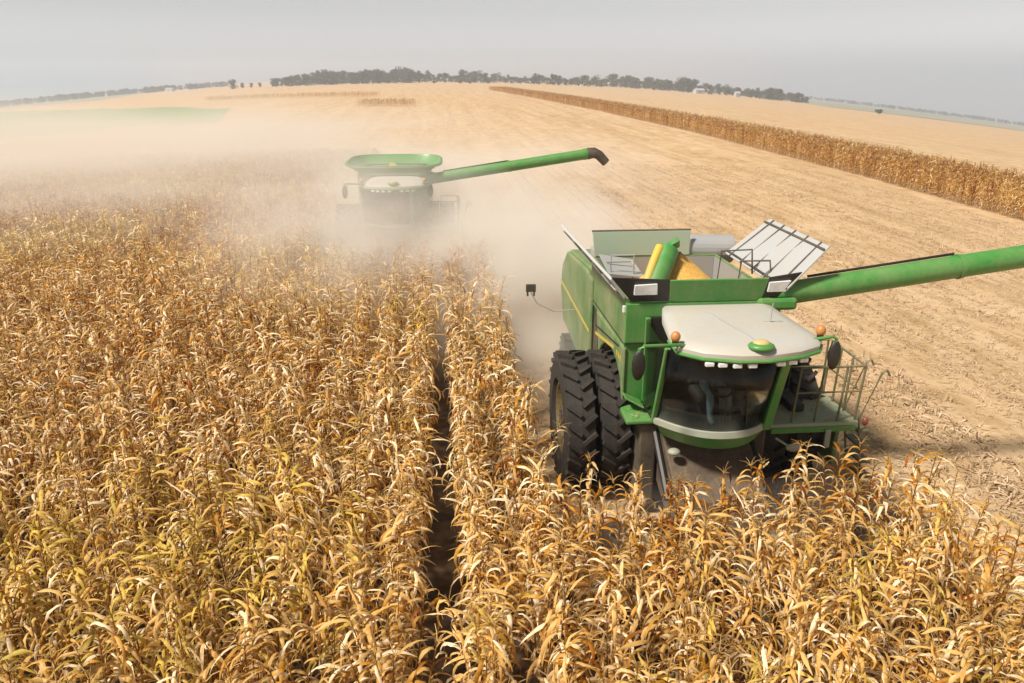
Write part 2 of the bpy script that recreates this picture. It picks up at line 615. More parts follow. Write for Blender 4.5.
def make_combine(name, loc, label, near):
    t = empty(name, loc)
    tag(t, label, 'combine harvester', 'combine harvesters cutting corn')
    # main shell: wide upper body over the wheels, hood at the rear
    mb = MB()
    mb.prism([(0.02, 2.02), (0.02, 2.95), (3.25, 2.95), (3.35, 3.62), (6.2, 3.42), (6.85, 2.95), (7.0, 2.3), (6.6, 1.45), (3.55, 1.25), (3.1, 1.7), *[(1.0 + 1.4 * math.cos(a_), 1.3 + 1.4 * math.sin(a_)) for a_ in [R(d_) for d_ in range(38, 131, 13)]]], 'x', -1.30, 1.30)
    body = mb.build('body', GREEN_SIDE, t, 0.05)
    MB().prism([(0.1, 1.0), (0.1, 2.0), (3.3, 2.0), (6.2, 1.3), (6.2, 0.75), (3.0, 0.7)], 'x', -0.85, 0.85).build('chassis', DARK, t, 0.02)
    MB().prism([(0.012, 2.0), (0.012, 3.1), (-0.05, 3.15), (-0.05, 3.84), (0.012, 3.86), (0.03, 3.86), (0.03, 2.0)], 'x', -1.36, 1.36).build('front_wall', GREEN, t, 0.02)
    for s in (-1, 1):
        x0, x1 = s * 1.303, s * 1.37
        # front side panel with the tank flank, rear side panel; a dark steel strip in the recess between
        MB().prism([(-0.02, 2.02), (-0.02, 3.05), (1.3, 3.02), (2.42, 3.0), *[(1.0 + 1.4 * math.cos(a_), 1.3 + 1.4 * math.sin(a_)) for a_ in [R(d_) for d_ in range(41, 131, 12)]]], 'x', x0, x1).build('side_panel', GREEN_SIDE, t, 0.035)
        MB().prism([(2.90, 1.62), (2.90, 3.52), (3.6, 3.58), (6.1, 3.40), (6.75, 2.95), (6.95, 2.3), (6.5, 1.5), (3.6, 1.3)], 'x', x0, s * 1.40).build('side_panel', GREEN_SIDE, t, 0.06)
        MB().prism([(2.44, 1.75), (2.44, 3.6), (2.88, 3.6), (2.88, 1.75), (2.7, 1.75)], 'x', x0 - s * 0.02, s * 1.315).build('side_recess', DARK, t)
        # the long thin stripe, fallling to the front
        st = MB()
        for (ya, za, yb, zb) in [(0.7, 2.80, 2.40, 2.52), (2.93, 2.36, 6.88, 2.45)]:
            xs = s * (1.372 if yb < 2.6 else 1.402)
            st.hexa([(xs, ya, za - 0.03), (xs, yb, zb - 0.03), (xs + s * 0.006, yb, zb - 0.03), (xs + s * 0.006, ya, za - 0.03),
                     (xs, ya, za + 0.03), (xs, yb, zb + 0.03), (xs + s * 0.006, yb, zb + 0.03), (xs + s * 0.006, ya, za + 0.03)])
        for k in range(3):
            st.box(s * 1.372, s * 1.378, 0.12 + k * 0.14, 0.2 + k * 0.14, 2.74, 2.84)
        st.build('yellow_stripe', YELLOW, t)
        sx = s * 1.3705
        MB().plate([(sx, 0.30, 2.98), (sx, 0.34, 2.94), (sx, 2.40, 2.66), (sx, 2.40, 2.70)], 0.006 * s).build('panel_seam', BLACK, t)
        MB().plate([(s * 1.345, 0.05, 3.10), (s * 1.345, 3.1, 3.07), (s * 1.345, 3.1, 3.045), (s * 1.345, 0.05, 3.075)], 0.006 * s).build('panel_seam', BLACK, t)
        MB().box(s * 1.31, s * 1.392, 0.06, 0.12, 3.66, 3.78).build('marker_lamp', LENS, t, 0.01)
    # grain tank: four walls round an open hopper
    gt = MB()
    gt.box(-1.34, -1.28, 0.035, 3.2, 2.96, 3.93)
    gt.box(1.28, 1.34, 0.035, 3.2, 2.96, 3.93)
    gt.box(-1.277, 1.277, 0.035, 0.09, 2.96, 3.93)
    gt.box(-1.277, 1.277, 3.14, 3.2, 2.96, 3.93)
    tank = gt.build('grain_tank', GREEN_SIDE, t, 0.012)
    ln = MB()
    for (a, b_, c_, d) in [(-1.275, -1.265, 0.1, 3.13), (1.265, 1.275, 0.1, 3.13), (-1.26, 1.26, 3.125, 3.137), (-1.26, 1.26, 0.093, 0.103)]:
        ln.box(a, b_, c_, d, 2.97, 3.9)
    ln.build('tank_lining', GREY, tank)
    # hopper extensions
    def ext(nm, q, th, mat, ribs=None, inner=False):
        o = MB().plate(q, th).build(nm, mat, t, 0.008)
        if ribs:
            A, B, C_, D = [Vector(p) for p in q]
            n_ = (B - A).cross(D - A).normalized() * (th if ribs[2] > 0 else 0)
            off = (B - A).cross(D - A).normalized() * (0.02 * ribs[2])
            if inner: n_, off = n_ * 0, -off
            rb = MB()
            for k in range(ribs[0]):
                u = (k + 0.5) / ribs[0]
                rb.tube([A.lerp(B, u) + n_ + off, D.lerp(C_, u) + n_ + off], 0.014, 6)
            for w in ribs[1]:
                rb.tube([A.lerp(D, w) + n_ + off, B.lerp(C_, w) + n_ + off], 0.022, 6)
            rb.build('rib', GREY if nm != 'hopper_cover' else DARK, o)
        return o
    zt = 4.70
    if near:
        ext('hopper_cover', [(1.40, -0.02, 3.99), (1.48, 3.1, 3.97), (2.34, 3.02, 4.70), (2.10, -0.02, 4.78)], 0.03, PANEL, (5, (0.06, 0.9), 1), True)
        ext('hopper_extension', [(-1.36, 3.1, 3.95), (-1.36, 0.02, 3.95), (-1.62, 0.0, 4.30), (-2.02, 3.0, 4.66)], 0.05, PANEL, (5, (0.5,), 1))
        fe = MB().plate([(-0.62, -0.015, 3.90), (1.0, -0.015, 3.90), (1.05, -0.12, 4.28), (-0.66, -0.12, 4.28)], 0.04).build('hopper_extension', GREEN, t, 0.01)
        for s, xa, xb, xc, xd in ((-1, -1.28, -0.63, -0.67, -1.66), (1, 1.01, 1.26, 1.62, 1.06)):
            g_ = MB().plate([(xa, -0.012, 3.89), (xb, -0.012, 3.89), (xc, -0.112, 4.28), (xd, -0.112, 4.34)] if s < 0 else
                            [(xa, -0.012, 3.89), (xb, -0.012, 3.89), (xc, -0.112, 4.36), (xd, -0.112, 4.28)], 0.03).build('corner_gusset', BLACK, t)
            u0, u1 = ((-1.26, -0.86) if s < 0 else (1.06, 1.34))
            MB().hexa([(u0, -0.125, 4.02), (u1, -0.125, 4.02), (u1, -0.06, 4.02), (u0, -0.06, 4.02),
                       (u0 + .0, -0.165, 4.2), (u1 + (0.1 if s > 0 else -0.02), -0.165, 4.22), (u1 + (0.1 if s > 0 else -0.02), -0.1, 4.22), (u0, -0.1, 4.2)]).build('work_light', LENS, g_, 0.006)
        MB().plate([(-1.3, 3.16, 3.94), (0.72, 3.16, 3.94), (0.74, 3.24, 4.44), (-1.34, 3.24, 4.44)], 0.03).build('hopper_extension', GREYGREEN, t, 0.008)
        MB().tube([(-1.35, 3.24, 4.455), (0.75, 3.24, 4.455)], 0.022, 8).build('rim_bar', DARK, t)
        MB().tube([(0.8, 3.5, 4.0), (1.75, 3.45, 3.98)], 0.30, 24).build('air_cleaner', GREY, t, 0.02)
        MB().box(-1.25, -0.2, 3.3, 3.9, 3.62, 4.02).build('engine_cover', GREY, t, 0.05)
        MB().plate([(-1.26, 1.9, 3.86), (-0.55, 1.9, 3.78), (-0.55, 2.9, 3.9), (-1.26, 2.9, 4.02)], 0.03).build('tank_step', GREY, t, 0.01)
        hr = MB()
        hr.tube([(-1.2, 2.0, 3.9), (-1.2, 2.0, 4.22), (-0.75, 2.0, 4.22), (-0.75, 2.0, 3.75)], 0.02, 8)
        hr.tube([(-1.2, 2.4, 4.0), (-0.7, 2.4, 4.0), (-0.55, 2.2, 3.8)], 0.02, 8)
        hr.build('handrail', GREY, t)
        hr = MB()
        hr.tube([(0.75, 1.5, 3.6), (0.8, 1.5, 4.38), (1.35, 1.4, 4.42), (1.4, 1.4, 3.95)], 0.02, 8)
        hr.tube([(0.95, 1.0, 3.6), (1.0, 1.0, 4.30), (1.5, 0.9, 4.32), (1.55, 0.9, 4.0)], 0.02, 8)
        hr.build('handrail', DARK, t)
        # tank filling auger
        fa = MB()
        fa.tube([(-0.88, 0.6, 3.45), (-0.24, 1.5, 4.42)], 0.21, 20)
        fa.obox(Vector((-0.20, 1.56, 4.46)), (0.40, 0.36, 0.1), Matrix.Rotation(R(-30), 3, 'Y') @ Matrix.Rotation(R(-35), 3, 'X'))
        fo = fa.build('fill_auger', GREEN, t, 0.01, auto=True)
        MB().tube([(-1.06, 0.52, 3.46), (-0.58, 1.2, 4.28), (-0.42, 1.42, 4.50)], 0.085, 10).build('auger_spout', YELLOW, fo, auto=True)
    else:
        # raised hopper seen from the front: green flared walls
        hp, nh = MB(), 48
        def ring(hx_, hy_, z_, dz_, n_=5.0):
            out = []
            for k in range(nh):
                a = 2 * PI * k / nh
                ca, sa = math.cos(a), math.sin(a)
                q_ = (abs(ca) ** n_ + abs(sa) ** n_) ** (-1 / n_)
                out.append((hx_ * ca * q_, 1.55 + hy_ * sa * q_, z_ + dz_ * sa * q_))
            return out
        rs = [ring(1.36, 1.62, 3.93, 0, 14), ring(1.84, 2.02, 4.20, .03, 4), ring(1.88, 2.06, 4.27, .03, 4), ring(1.83, 2.01, 4.27, .03, 4), ring(1.79, 1.97, 4.20, .03, 4), ring(1.31, 1.57, 3.94, 0, 14)]
        hp.add([p for r_ in rs for p in r_], [(i_ * nh + k, i_ * nh + (k + 1) % nh, (i_ + 1) * nh + (k + 1) % nh, (i_ + 1) * nh + k) for i_ in range(5) for k in range(nh)])
        ho = hp.build('hopper_extension', GREEN, t, auto=True)
        MB().tube([(x_, y_, z_) for x_, y_, z_ in ring(1.89, 2.07, 4.22, .03, 4)] + [ring(1.89, 2.07, 4.22, .03, 4)[0]], 0.035, 8).build('rim_bar', GREEN, ho, auto=True)
        MB().tube([(-0.3, 0.9, 3.6), (0.0, 0.6, 4.15)], 0.16, 16).build('fill_auger', YELLOW, t, auto=True)
    # ---- cab
    yb = lambda x: -1.72 + 0.66 * (abs(x + 0.06) / 1.02) ** 2.2
    yt = lambda x: -2.0 + 0.30 * (abs(x + 0.06) / 1.05) ** 2.0
    cb = MB()
    cb.box(-0.98, 0.88, -1.0, -0.06, 1.96, 2.08)
    cb.prism([(-0.9, -1.0), (-0.5, -1.3), (0, -1.45), (0.5, -1.3), (0.82, -1.0)], 'z', 1.96, 2.08)
    cb.box(-0.98, 0.88, -0.10, -0.04, 2.08, 3.62)
    cab = cb.build('cab', BLACK, t, 0.01)
    w = MB()
    curved_wall(w, -1.10, 0.72, yb, yt, 2.22, 3.60, 0.012, 20, 0.97)
    ws = w.build('windshield', GLASS, cab, smooth=True)
    w = MB()
    w.tube([(0.25, yb(0.25) - 0.02, 2.3), (0.12, (yb(.12) + yt(.12)) / 2 - 0.04, 2.95)], 0.012, 6)
    w.build('wiper', BLACK, cab)
    for xb, xt, yb_, yt_, mat, nm in ((0.70, 0.74, -1.42, -1.86, GREEN, 'front_pillar'), (-1.04, -1.09, -1.00, -1.66, GREEN, 'front_pillar'), (0.88, 0.92, -0.12, -0.12, DARK, 'rear_pillar'), (-0.97, -0.99, -0.12, -0.12, GREEN, 'rear_pillar')):
        hw = 0.075 if nm == 'front_pillar' and xb > 0 else 0.045
        MB().hexa([(xb - hw, yb_ - .05, 2.08), (xb + hw, yb_ - .03, 2.08), (xb + hw, yb_ + .05, 2.08), (xb - hw, yb_ + .05, 2.08),
                   (xt - hw, yt_ - .05, 3.62), (xt + hw, yt_ - .03, 3.62), (xt + hw, yt_ + .05, 3.62), (xt - hw, yt_ + .05, 3.62)]).build(nm, mat, cab, 0.015)
    d = MB().plate([(0.80, -1.36, 2.12), (0.92, -0.2, 2.12), (0.95, -0.2, 3.6), (0.84, -1.78, 3.6)], 0.012).build('door', GLASS, cab)
    MB().tube([(0.87, -1.25, 2.5), (0.93, -1.3, 2.7), (0.92, -1.4, 3.0)], 0.02, 8).build('handle', BLACK, d)
    MB().plate([(-1.02, -0.2, 2.12), (-1.03, -0.98, 2.12), (-1.09, -1.62, 3.6), (-1.03, -0.2, 3.6)], 0.012).build('side_window', GLASS, cab)
    # bands under the windshield
    w = MB(); curved_wall(w, -1.08, 0.86, lambda x: yb(x) - 0.05, lambda x: yb(x) - 0.02, 2.10, 2.215, 0.12, 20, 0.99)
    w.build('trim_band', BAND, cab, 0.012, auto=True)
    w = MB(); curved_wall(w, -1.02, 0.84, lambda x: yb(x) + 0.10, lambda x: yb(x) - 0.02, 1.86, 2.095, 0.16, 20, 0.88)
    w.build('cab_apron', GREEN, cab, 0.012, auto=True)
    # inside
    MB().box(-0.32, 0.28, -1.0, -0.45, 2.36, 2.52).box(-0.32, 0.28, -0.46, -0.30, 2.5, 3.25).box(-0.2, 0.16, -0.85, -0.6, 2.085, 2.36).build('seat', SEATM, cab, 0.05)
    MB().tube([(0.0, -1.40, 2.08), (-0.02, -1.22, 2.72)], 0.05, 10).build('steering_column', COLUMN, cab)
    sw = MB()
    sw.tube([(-0.02 + 0.19 * math.cos(2 * PI * k / 20), -1.20 + 0.15 * math.sin(2 * PI * k / 20), 2.76 + 0.11 * math.sin(2 * PI * k / 20)) for k in range(21)], 0.02, 8)
    sw.tube([(-0.2, -1.2, 2.76), (0.17, -1.2, 2.76)], 0.018, 6)
    sw.build('steering_wheel', BLACK, cab)
    MB().hexa([(0.30, -1.45, 2.34), (0.72, -1.32, 2.34), (0.72, -0.75, 2.40), (0.32, -0.75, 2.40),
               (0.32, -1.43, 2.42), (0.70, -1.30, 2.42), (0.70, -0.75, 2.50), (0.34, -0.75, 2.50)]).build('console', CONSOLE, cab, 0.03)
    MB().obox(Vector((0.50, -1.12, 2.52)), (0.16, 0.12, 0.02), Matrix.Rotation(R(-20), 3, 'X')).build('monitor', BLACK, cab)
    # roof
    rf = MB()
    outline = [(-0.72, 0.02), (-0.86, -0.5), (-0.98, -1.3), (-1.0, -1.85), (-0.70, -2.14), (-0.2, -2.30), (0.25, -2.31), (0.75, -2.18), (1.12, -1.98), (1.28, -1.72), (1.24, -0.8), (1.15, 0.02)]
    n = len(outline)
    cx, cyy = 0.05, -1.1
    rings = []
    for s_, z_ in ((0.97, 3.60), (1.0, 3.63), (1.0, 3.70), (0.965, 3.745), (0.80, 3.785), (0.45, 3.815)):
        rings.append([(cx + (x - cx) * s_, cyy + (y - cyy) * s_, z_ + (0.05 if y > -0.7 and z_ > 3.65 else 0)) for x, y in outline])
    vs_ = [p for r_ in rings for p in r_]
    fs = [tuple(range(n))]
    for i in range(len(rings) - 1):
        fs += [(i * n + j, i * n + (j + 1) % n, (i + 1) * n + (j + 1) % n, (i + 1) * n + j) for j in range(n)]
    fs.append(tuple((len(rings) - 1) * n + j for j in range(n)))
    rf.add(vs_, fs)
    roof = rf.build('roof', WHITE, cab, auto=True)
    sm = MB()
    sm.tube([(-0.5, -0.12, 3.81), (-0.15, -0.75, 3.862), (0.12, -1.75, 3.806), (0.16, -2.1, 3.772)], 0.013, 6)
    sm.tube([(-0.7, -1.1, 3.79), (-0.3, -1.1, 3.812), (0.5, -1.1, 3.814), (0.95, -1.05, 3.79)], 0.012, 6)
    sm.build('roof_seam', GREY, roof)
    tr = MB()
    tr.tube([(x, y - 0.012, 3.615) for x, y in outline[2:11]], 0.03, 8)
    tr.build('roof_trim', GREEN, roof)
    for xl in (-0.62, -0.44, -0.24, -0.02, 0.42, 0.62, 0.82):
        yy = np.interp(xl, [-1.1, -0.75, -0.2, 0.25, 0.75, 1.12], [-1.95, -2.16, -2.30, -2.31, -2.18, -1.98])
        MB().box(xl - 0.065, xl + 0.065, yy - 0.02, yy + 0.05, 3.515, 3.58).build('roof_light', LENS, roof, 0.012)
    gp = MB()
    gp.ell((0.13, -2.18, 3.80), (0.20, 0.17, 0.07), 16)
    g_ = gp.build('satellite_receiver', GREEN, roof, smooth=True)
    MB().ell((0.13, -2.17, 3.845), (0.13, 0.11, 0.055), 14).build('receiver_dome', paint('dome_plastic', (0.55, 0.40, 0.14), 0.5, 0.3), g_, smooth=True)
    if near: MB().tube([(0.72, -1.1, 3.81), (0.73, -1.1, 4.12)], 0.008, 6).build('antenna', GREY, roof)
    for s, xm, ym, xa, ya in ((-1, -1.63, -2.02, -1.0, -1.84), (1, 1.44, -1.85, 1.2, -1.75)):
        ar = MB()
        ar.tube([(xa + (-s) * 0.25, ya + 0.05, 3.68), (xa, ya - 0.06, 3.76), (xm - s * 0.06, ym, 3.80), (xm, ym, 3.76), (xm, ym, 3.45)], 0.026, 8)
        a_ = ar.build('mirror_arm', GREEN, cab, auto=True)
        mm = MB(); mm.ell((xm, ym, 3.50), (0.105, 0.055, 0.24), 14)
        mm.build('mirror', BLACK, a_, smooth=True)
        bc = MB()
        bx = xa + 0.04 * s
        bc.tube([(bx, ya + 0.02, 3.72), (bx, ya + 0.02, 3.80)], 0.05, 12)
        b_ = bc.build('beacon', BLACK, cab)
        MB().ell((bx, ya + 0.02, 3.86), (0.075, 0.075, 0.085), 14).build('beacon_lens', AMBER, b_, smooth=True)
    # fender shelf and platform
    MB().prism([(-0.62, 1.86), (0.0, 1.86), (0.0, 1.99), (-0.62, 1.93)], 'x', -1.40, -0.86).build('fender', GREEN, t, 0.02)
    MB().plate([(-1.36, -0.3, 2.2), (-1.05, -0.4, 2.05), (-1.05, -0.02, 2.05), (-1.36, -0.02, 2.2)], 0.03).build('fender_brace', GREEN, t, 0.01)
    pl = MB().box(0.96, 2.5, -1.05, 0.2, 1.90, 1.97).build('platform', DECK, t, 0.012)
    MB().box(1.5, 1.75, -0.6, 0.1, 1.973, 2.12).box(1.2, 1.45, -0.3, 0.12, 1.973, 2.2).build('toolbox', BLACK, pl, 0.02)
    MB().box(0.98, 2.46, -1.06, -1.03, 1.80, 1.90).build('platform_edge', GREEN, pl, 0.005)
    def rails(paths, nm='railing'):
        r_ = MB()
        for p_, rr in paths: r_.tube(p_, rr, 8)
        return r_.build(nm, RAIL, pl)
    hx = 0.06
    pts = [(1.35, -0.98), (1.75, -0.98), (2.15, -0.98), (2.46, -0.98)]
    rails([([(x, y, 1.97), (x + hx, y, 2.95)], 0.02) for x, y in pts] + [([(1.35 + hx, -0.98, 2.95), (2.46 + hx, -0.98, 2.95)], 0.02), ([(1.35 + hx * .5, -0.98, 2.5), (2.46 + hx * .5, -0.98, 2.5)], 0.016)])
    rails([([(2.46, y, 1.97), (2.50, y, 3.0)], 0.02) for y in (-0.6, -0.2, 0.15)] + [([(2.46 + hx, -0.98, 2.95), (2.50, 0.15, 3.0)], 0.02), ([(2.49, -0.98, 2.5), (2.48, 0.15, 2.5)], 0.016)])
    rails([([(0.98, 0.2, 1.97), (1.02, 0.2, 3.05), (1.25, 0.2, 3.08), (1.35, 0.2, 1.97)], 0.02), ([(1.8, 0.2, 1.97), (1.82, 0.2, 3.0), (2.45, 0.2, 3.0), (2.45, 0.2, 1.97)], 0.02), ([(1.81, .2, 2.5), (2.45, .2, 2.5)], 0.015)])
    lad = MB()
    for y_ in (-0.95, -0.45):
        lad.tube([(2.98, y_, 2.75), (2.92, y_, 2.85), (2.84, y_, 2.8), (2.56, y_, 1.95), (2.78, y_, 0.75)], 0.02, 8)
    for k in range(4):
        u = k / 3
        lad.box(2.58 + 0.20 * u, 2.78 + 0.2 * u, -0.94, -0.46, 1.7 - 0.9 * u, 1.74 - 0.9 * u)
    lad.build('ladder', RAIL, pl)
    MB().ell((2.60, -1.08, 1.98), (0.055, 0.05, 0.08), 12).build('red_lamp', RED, pl, smooth=True)
    MB().tube([(0.98, -1.25, 1.82), (1.12, -1.42, 1.76)], 0.02, 8).ell((1.2, -1.45, 1.74), (0.13, 0.06, 0.07), 14).build('work_light', BAND, pl, auto=True)
    MB().box(1.92, 2.02, -1.10, -1.062, 1.52, 1.86).build('bracket', BAND, pl, 0.01)
    MB().prism([(-0.6, 0.9), (-0.6, 1.88), (0.5, 1.88), (0.5, 0.9)], 'x', 2.38, 2.46).build('fuel_panel', GREEN_SIDE, t, 0.02)
    # ---- feeder house and corn head
    MB().prism([(0.2, 1.75), (-0.6, 1.72), (-1.8, 1.0), (-1.92, 0.4), (-1.3, 0.4), (0.2, 0.95)], 'x', -0.78, 0.72).build('feeder_house', FEED, t, 0.03)
    for x_ in (-0.86, 0.8): MB().tube([(x_, -1.5, 0.9), (x_, -0.4, 1.75)], 0.06, 8).build('lift_cylinder', BLACK, t)
    MB().ell((-0.72, -1.2, 1.62), (0.11, 0.10, 0.06), 12).build('knuckle_light', BAND, t, smooth=True)
    hd = MB()
    hd.prism([(-1.95, 0.3), (-1.95, 0.85), (-2.07, 0.85), (-2.2, 0.4), (-2.7, 0.3)], 'x', -3.05, 3.05)
    head = hd.build('corn_head', FEED, t, 0.02)
    for k in range(9):
        x = -3.04 + k * 0.76
        vs_ = [(x - 0.2, -2.2, 0.4), (x + 0.2, -2.2, 0.4), (x + 0.16, -2.2, 0.7), (x - 0.16, -2.2, 0.7),
               (x - 0.12, -3.3, 0.25), (x + 0.12, -3.3, 0.25), (x + 0.09, -3.3, 0.45), (x - 0.09, -3.3, 0.45), (x, -4.0, 0.2)]
        MB().add(vs_, [(0, 1, 2, 3), (0, 4, 5, 1), (1, 5, 6, 2), (2, 6, 7, 3), (3, 7, 4, 0), (4, 8, 5), (5, 8, 6), (6, 8, 7), (7, 8, 4)]).build('snout', HEADROW, head, 0.02)
    # ---- unloading auger
    MB().box(0.92, 1.62, -0.14, 0.5, 3.68, 3.90).build('auger_elbow', GREEN, t, 0.06)
    ua = MB()
    A, B = Vector((1.30, 0.22, 3.86 if near else 3.64)), Vector((8.0, 0.3, 4.72) if near else (7.7, 0.3, 4.56))
    ua.tube([A, A.lerp(B, .33), A.lerp(B, .66), B], 0.205, 24)
    for k in (0.02, 0.5, 0.97):
        p_ = A.lerp(B, k); q_ = A.lerp(B, k + 0.012)
        ua.tube([p_, q_], 0.222, 24)
    auger = ua.build('unloading_auger', GREEN, t, auto=True)
    MB().tube([A.lerp(B, .1) + Vector((0, 0.12, 0.21)), A.lerp(B, .5) + Vector((0, 0.12, 0.21))], 0.025, 8).build('hose', BLACK, auger)
    dd = (B - A).normalized()
    MB().tube([B - dd * 0.05, B + dd * 0.22, B + dd * 0.42 + Vector((0, 0, -0.12)), B + dd * 0.72 + Vector((0, 0, -0.46))], 0.23, 16, r2=0.17).build('spout', DARK, auger, auto=True)
    # ---- whip marker at the flank
    wm = MB()
    wm.tube([(-1.38, 4.8, 2.28), (-1.9, 4.75, 2.27), (-2.3, 4.75, 2.48), (-2.44, 4.75, 2.74)], 0.014, 6)
    w_ = wm.build('marker_arm', GREY, t)
    MB().box(-2.56, -2.33, 4.72, 4.78, 2.76, 2.94).box(-2.54, -2.5, 4.72, 4.78, 2.66, 2.78).box(-2.39, -2.35, 4.72, 4.78, 2.66, 2.78).build('marker_plate', DARK, w_, 0.01)
    # ---- wheels
    for s in (-1, 1):
        for xo in (1.46, 2.08):
            wh = link('wheel', HUB, t, (s * xo, 0.95, 1.30))
            link('tyre', TYRE_F, wh)
            link('rim', RIMS[('f', s)], wh)
        wh = link('wheel', HUB, t, (s * 1.3, 5.4, 0.72))
        link('tyre', TYRE_R, wh)
        link('rim', RIMS[('r', s)], wh)
        MB().box(min(s * .82, s * 1.14), max(s * .82, s * 1.14), -0.55, 2.3, 0.22, 1.83).build('underside_shade_box', DARK, t, 0.04)  # dark box added beside the feeder to stand in for underbody shade
        MB().tube([(s * 0.7, 0.95, 1.30), (s * 2.0, 0.95, 1.30)], 0.14, 14).build('axle', DARK, t)
    # rear
    MB().prism([(6.6, 0.9), (6.6, 2.2), (7.1, 2.0), (7.5, 1.1), (7.3, 0.8)], 'x', -0.9, 0.9).build('straw_chopper', GREEN_SIDE, t, 0.03)
    return t


NEAR = (4.4, 12.2, T(4.4, 12.2))
FAR = (-1.92, 30.2, T(-1.92, 30.2))
make_combine('combine_harvester', NEAR, 'nearer green combine harvester with corn grain heaped in its open tank', True)
make_combine('combine_harvester', FAR, 'farther green combine harvester half hidden in dust, its spout reaching out', False)
# grain in the tank
gm = MB()
nn = 36
rr_ = [0, 0.12, 0.3, 0.55, 0.85, 1.15, 1.6]
vs_ = []
for k, r0 in enumerate(rr_):
    for j in range(nn):
        a = 2 * PI * j / nn
        x = max(-1.255, min(1.255, 0.05 + r0 * math.cos(a) * 1.0))
        y = max(0.11, min(3.11, 1.65 + r0 * math.sin(a)))
        d_ = math.hypot(x, y - 1.65)
        vs_.append((x, y, 4.40 - 0.95 * d_ * (1 - .12 * d_) - 0.03 * math.exp(-d_ * 8) + 0.02 * math.sin(3 * a + k)))
fs = [(i * nn + j, i * nn + (j + 1) % nn, (i + 1) * nn + (j + 1) % nn, (i + 1) * nn + j) for i in range(len(rr_) - 1) for j in range(nn)]
gm.add(vs_, fs)
go = gm.build('corn_grain', GRAIN, None, smooth=True, loc=NEAR)
tag(go, 'heap of golden corn grain filling the open tank of the nearer combine', 'grain', kind='stuff')


# ------------------------------------------------------------------ the driver, seated behind the glass
def person():
    pts = [((0, 0, 0.0), .15), ((0, 0.02, 0.22), .145), ((0, 0.04, 0.44), .16), ((0, 0.03, 0.56), .065), ((0, 0.0, 0.66), .085), ((0, -0.01, 0.80), .085)]
    edges = [(0, 1), (1, 2), (2, 3), (3, 4), (4, 5)]
    for s in (-1, 1):
        b_ = len(pts)
        pts += [((s * .20, .04, .46), .065), ((s * .25, -.12, .24), .05), ((s * .16, -.36, .28), .038), ((s * .13, -.44, .31), .04)]
        edges += [(2, b_), (b_, b_ + 1), (b_ + 1, b_ + 2), (b_ + 2, b_ + 3)]
        b_ = len(pts)
        pts += [((s * .11, -.02, -.03), .095), ((s * .15, -.44, -.0), .075), ((s * .15, -.52, -.42), .05), ((s * .15, -.66, -.46), .045)]
        edges += [(0, b_), (b_, b_ + 1), (b_ + 1, b_ + 2), (b_ + 2, b_ + 3)]
    me = bpy.data.meshes.new('person')
    me.from_pydata([p for p, _ in pts], edges, [])
    o = link('person', me)
    sk = o.modifiers.new('skin', 'SKIN')
    for v, (_, r_) in zip(me.skin_vertices[0].data, pts):
        v.radius = (r_, r_)
    me.skin_vertices[0].data[0].use_root = True
    o.modifiers.new('sub', 'SUBSURF').render_levels = 2
    dg = bpy.context.evaluated_depsgraph_get()
    me2 = bpy.data.meshes.new_from_object(o.evaluated_get(dg))
    o.modifiers.clear()
    o.data = me2
    skin = plain('skin', (0.45, 0.26, 0.18), 0.5)
    jeans = plain('jeans', (0.38, 0.46, 0.56), 0.8)
    shirt = plain('dark_shirt', (0.035, 0.04, 0.05), 0.8)
    me2.materials.clear()
    for m_ in (shirt, jeans, skin): me2.materials.append(m_)
    for p in me2.polygons:
        c_ = p.center
        p.material_index = 1 if (c_.z < 0.08) else (2 if c_.z > 0.55 or (c_.y < -0.3 and c_.z > 0.2) else 0)
        p.use_smooth = True
    cap = MB(); cap.ell((0, -0.0, 0.84), (.105, .12, .085), 14); cap.box(-.07, .07, -.2, -.08, .825, .84)
    cap.build('cap', plain('green_cap', (0.03, 0.12, 0.03), 0.8), o, smooth=True)
    return o


op = person()
op.location = (NEAR[0] - 0.02, NEAR[1] - 0.70, NEAR[2] + 2.63)
tag(op, 'driver in dark shirt and pale jeans seated at the wheel inside the cab', 'person')


# ------------------------------------------------------------------ corn
def leaf(mb, base, az, L, w, a0, a1, seg, twist, rr, fold=0.35, mi=0):
    "one strap leaf: leaves the stalk upward, arches over and droops, folded along its midrib"
    p = Vector(base)
    side = Vector((-math.sin(az), math.cos(az), 0))
    d = Vector((math.cos(az), math.sin(az), 0))
    vs_, fs = [], []
    wob = rr.uniform(0, 6)
    rr_p = rr.uniform(.5, .85)
    for i in range(seg + 1):
        u = i / seg
        ang = a0 + (a1 - a0) * (u ** rr_p)
        tdir = d * math.cos(ang) + Vector((0, 0, 1)) * math.sin(ang)
        nrm = tdir.cross(side)
        tw = twist * u * u
        sd_ = side * math.cos(tw) + nrm * math.sin(tw)
        n2 = tdir.cross(sd_)
        ww = w * (0.55 + 0.9 * u) * (1 - u ** 2.6) if u < 1 else 0.002
        ww = max(ww, 0.003)
        off = n2 * (-fold * ww * (1.0 if i % 2 else 0.6))
        sway = side * 0.02 * math.sin(wob + 5 * u)
        vs_ += [p + sd_ * ww * rr.uniform(.65, 1.2) + off + sway, p + sway, p - sd_ * ww * rr.uniform(.65, 1.2) + off * rr.uniform(.4, 1.5) + sway]
        p = p + tdir * (L / seg)
    for i in range(seg):
        a = 3 * i
        fs += [(a, a + 1, a + 4, a + 3), (a + 1, a + 2, a + 5, a + 4)]
    mb.add(vs_, fs, mi)


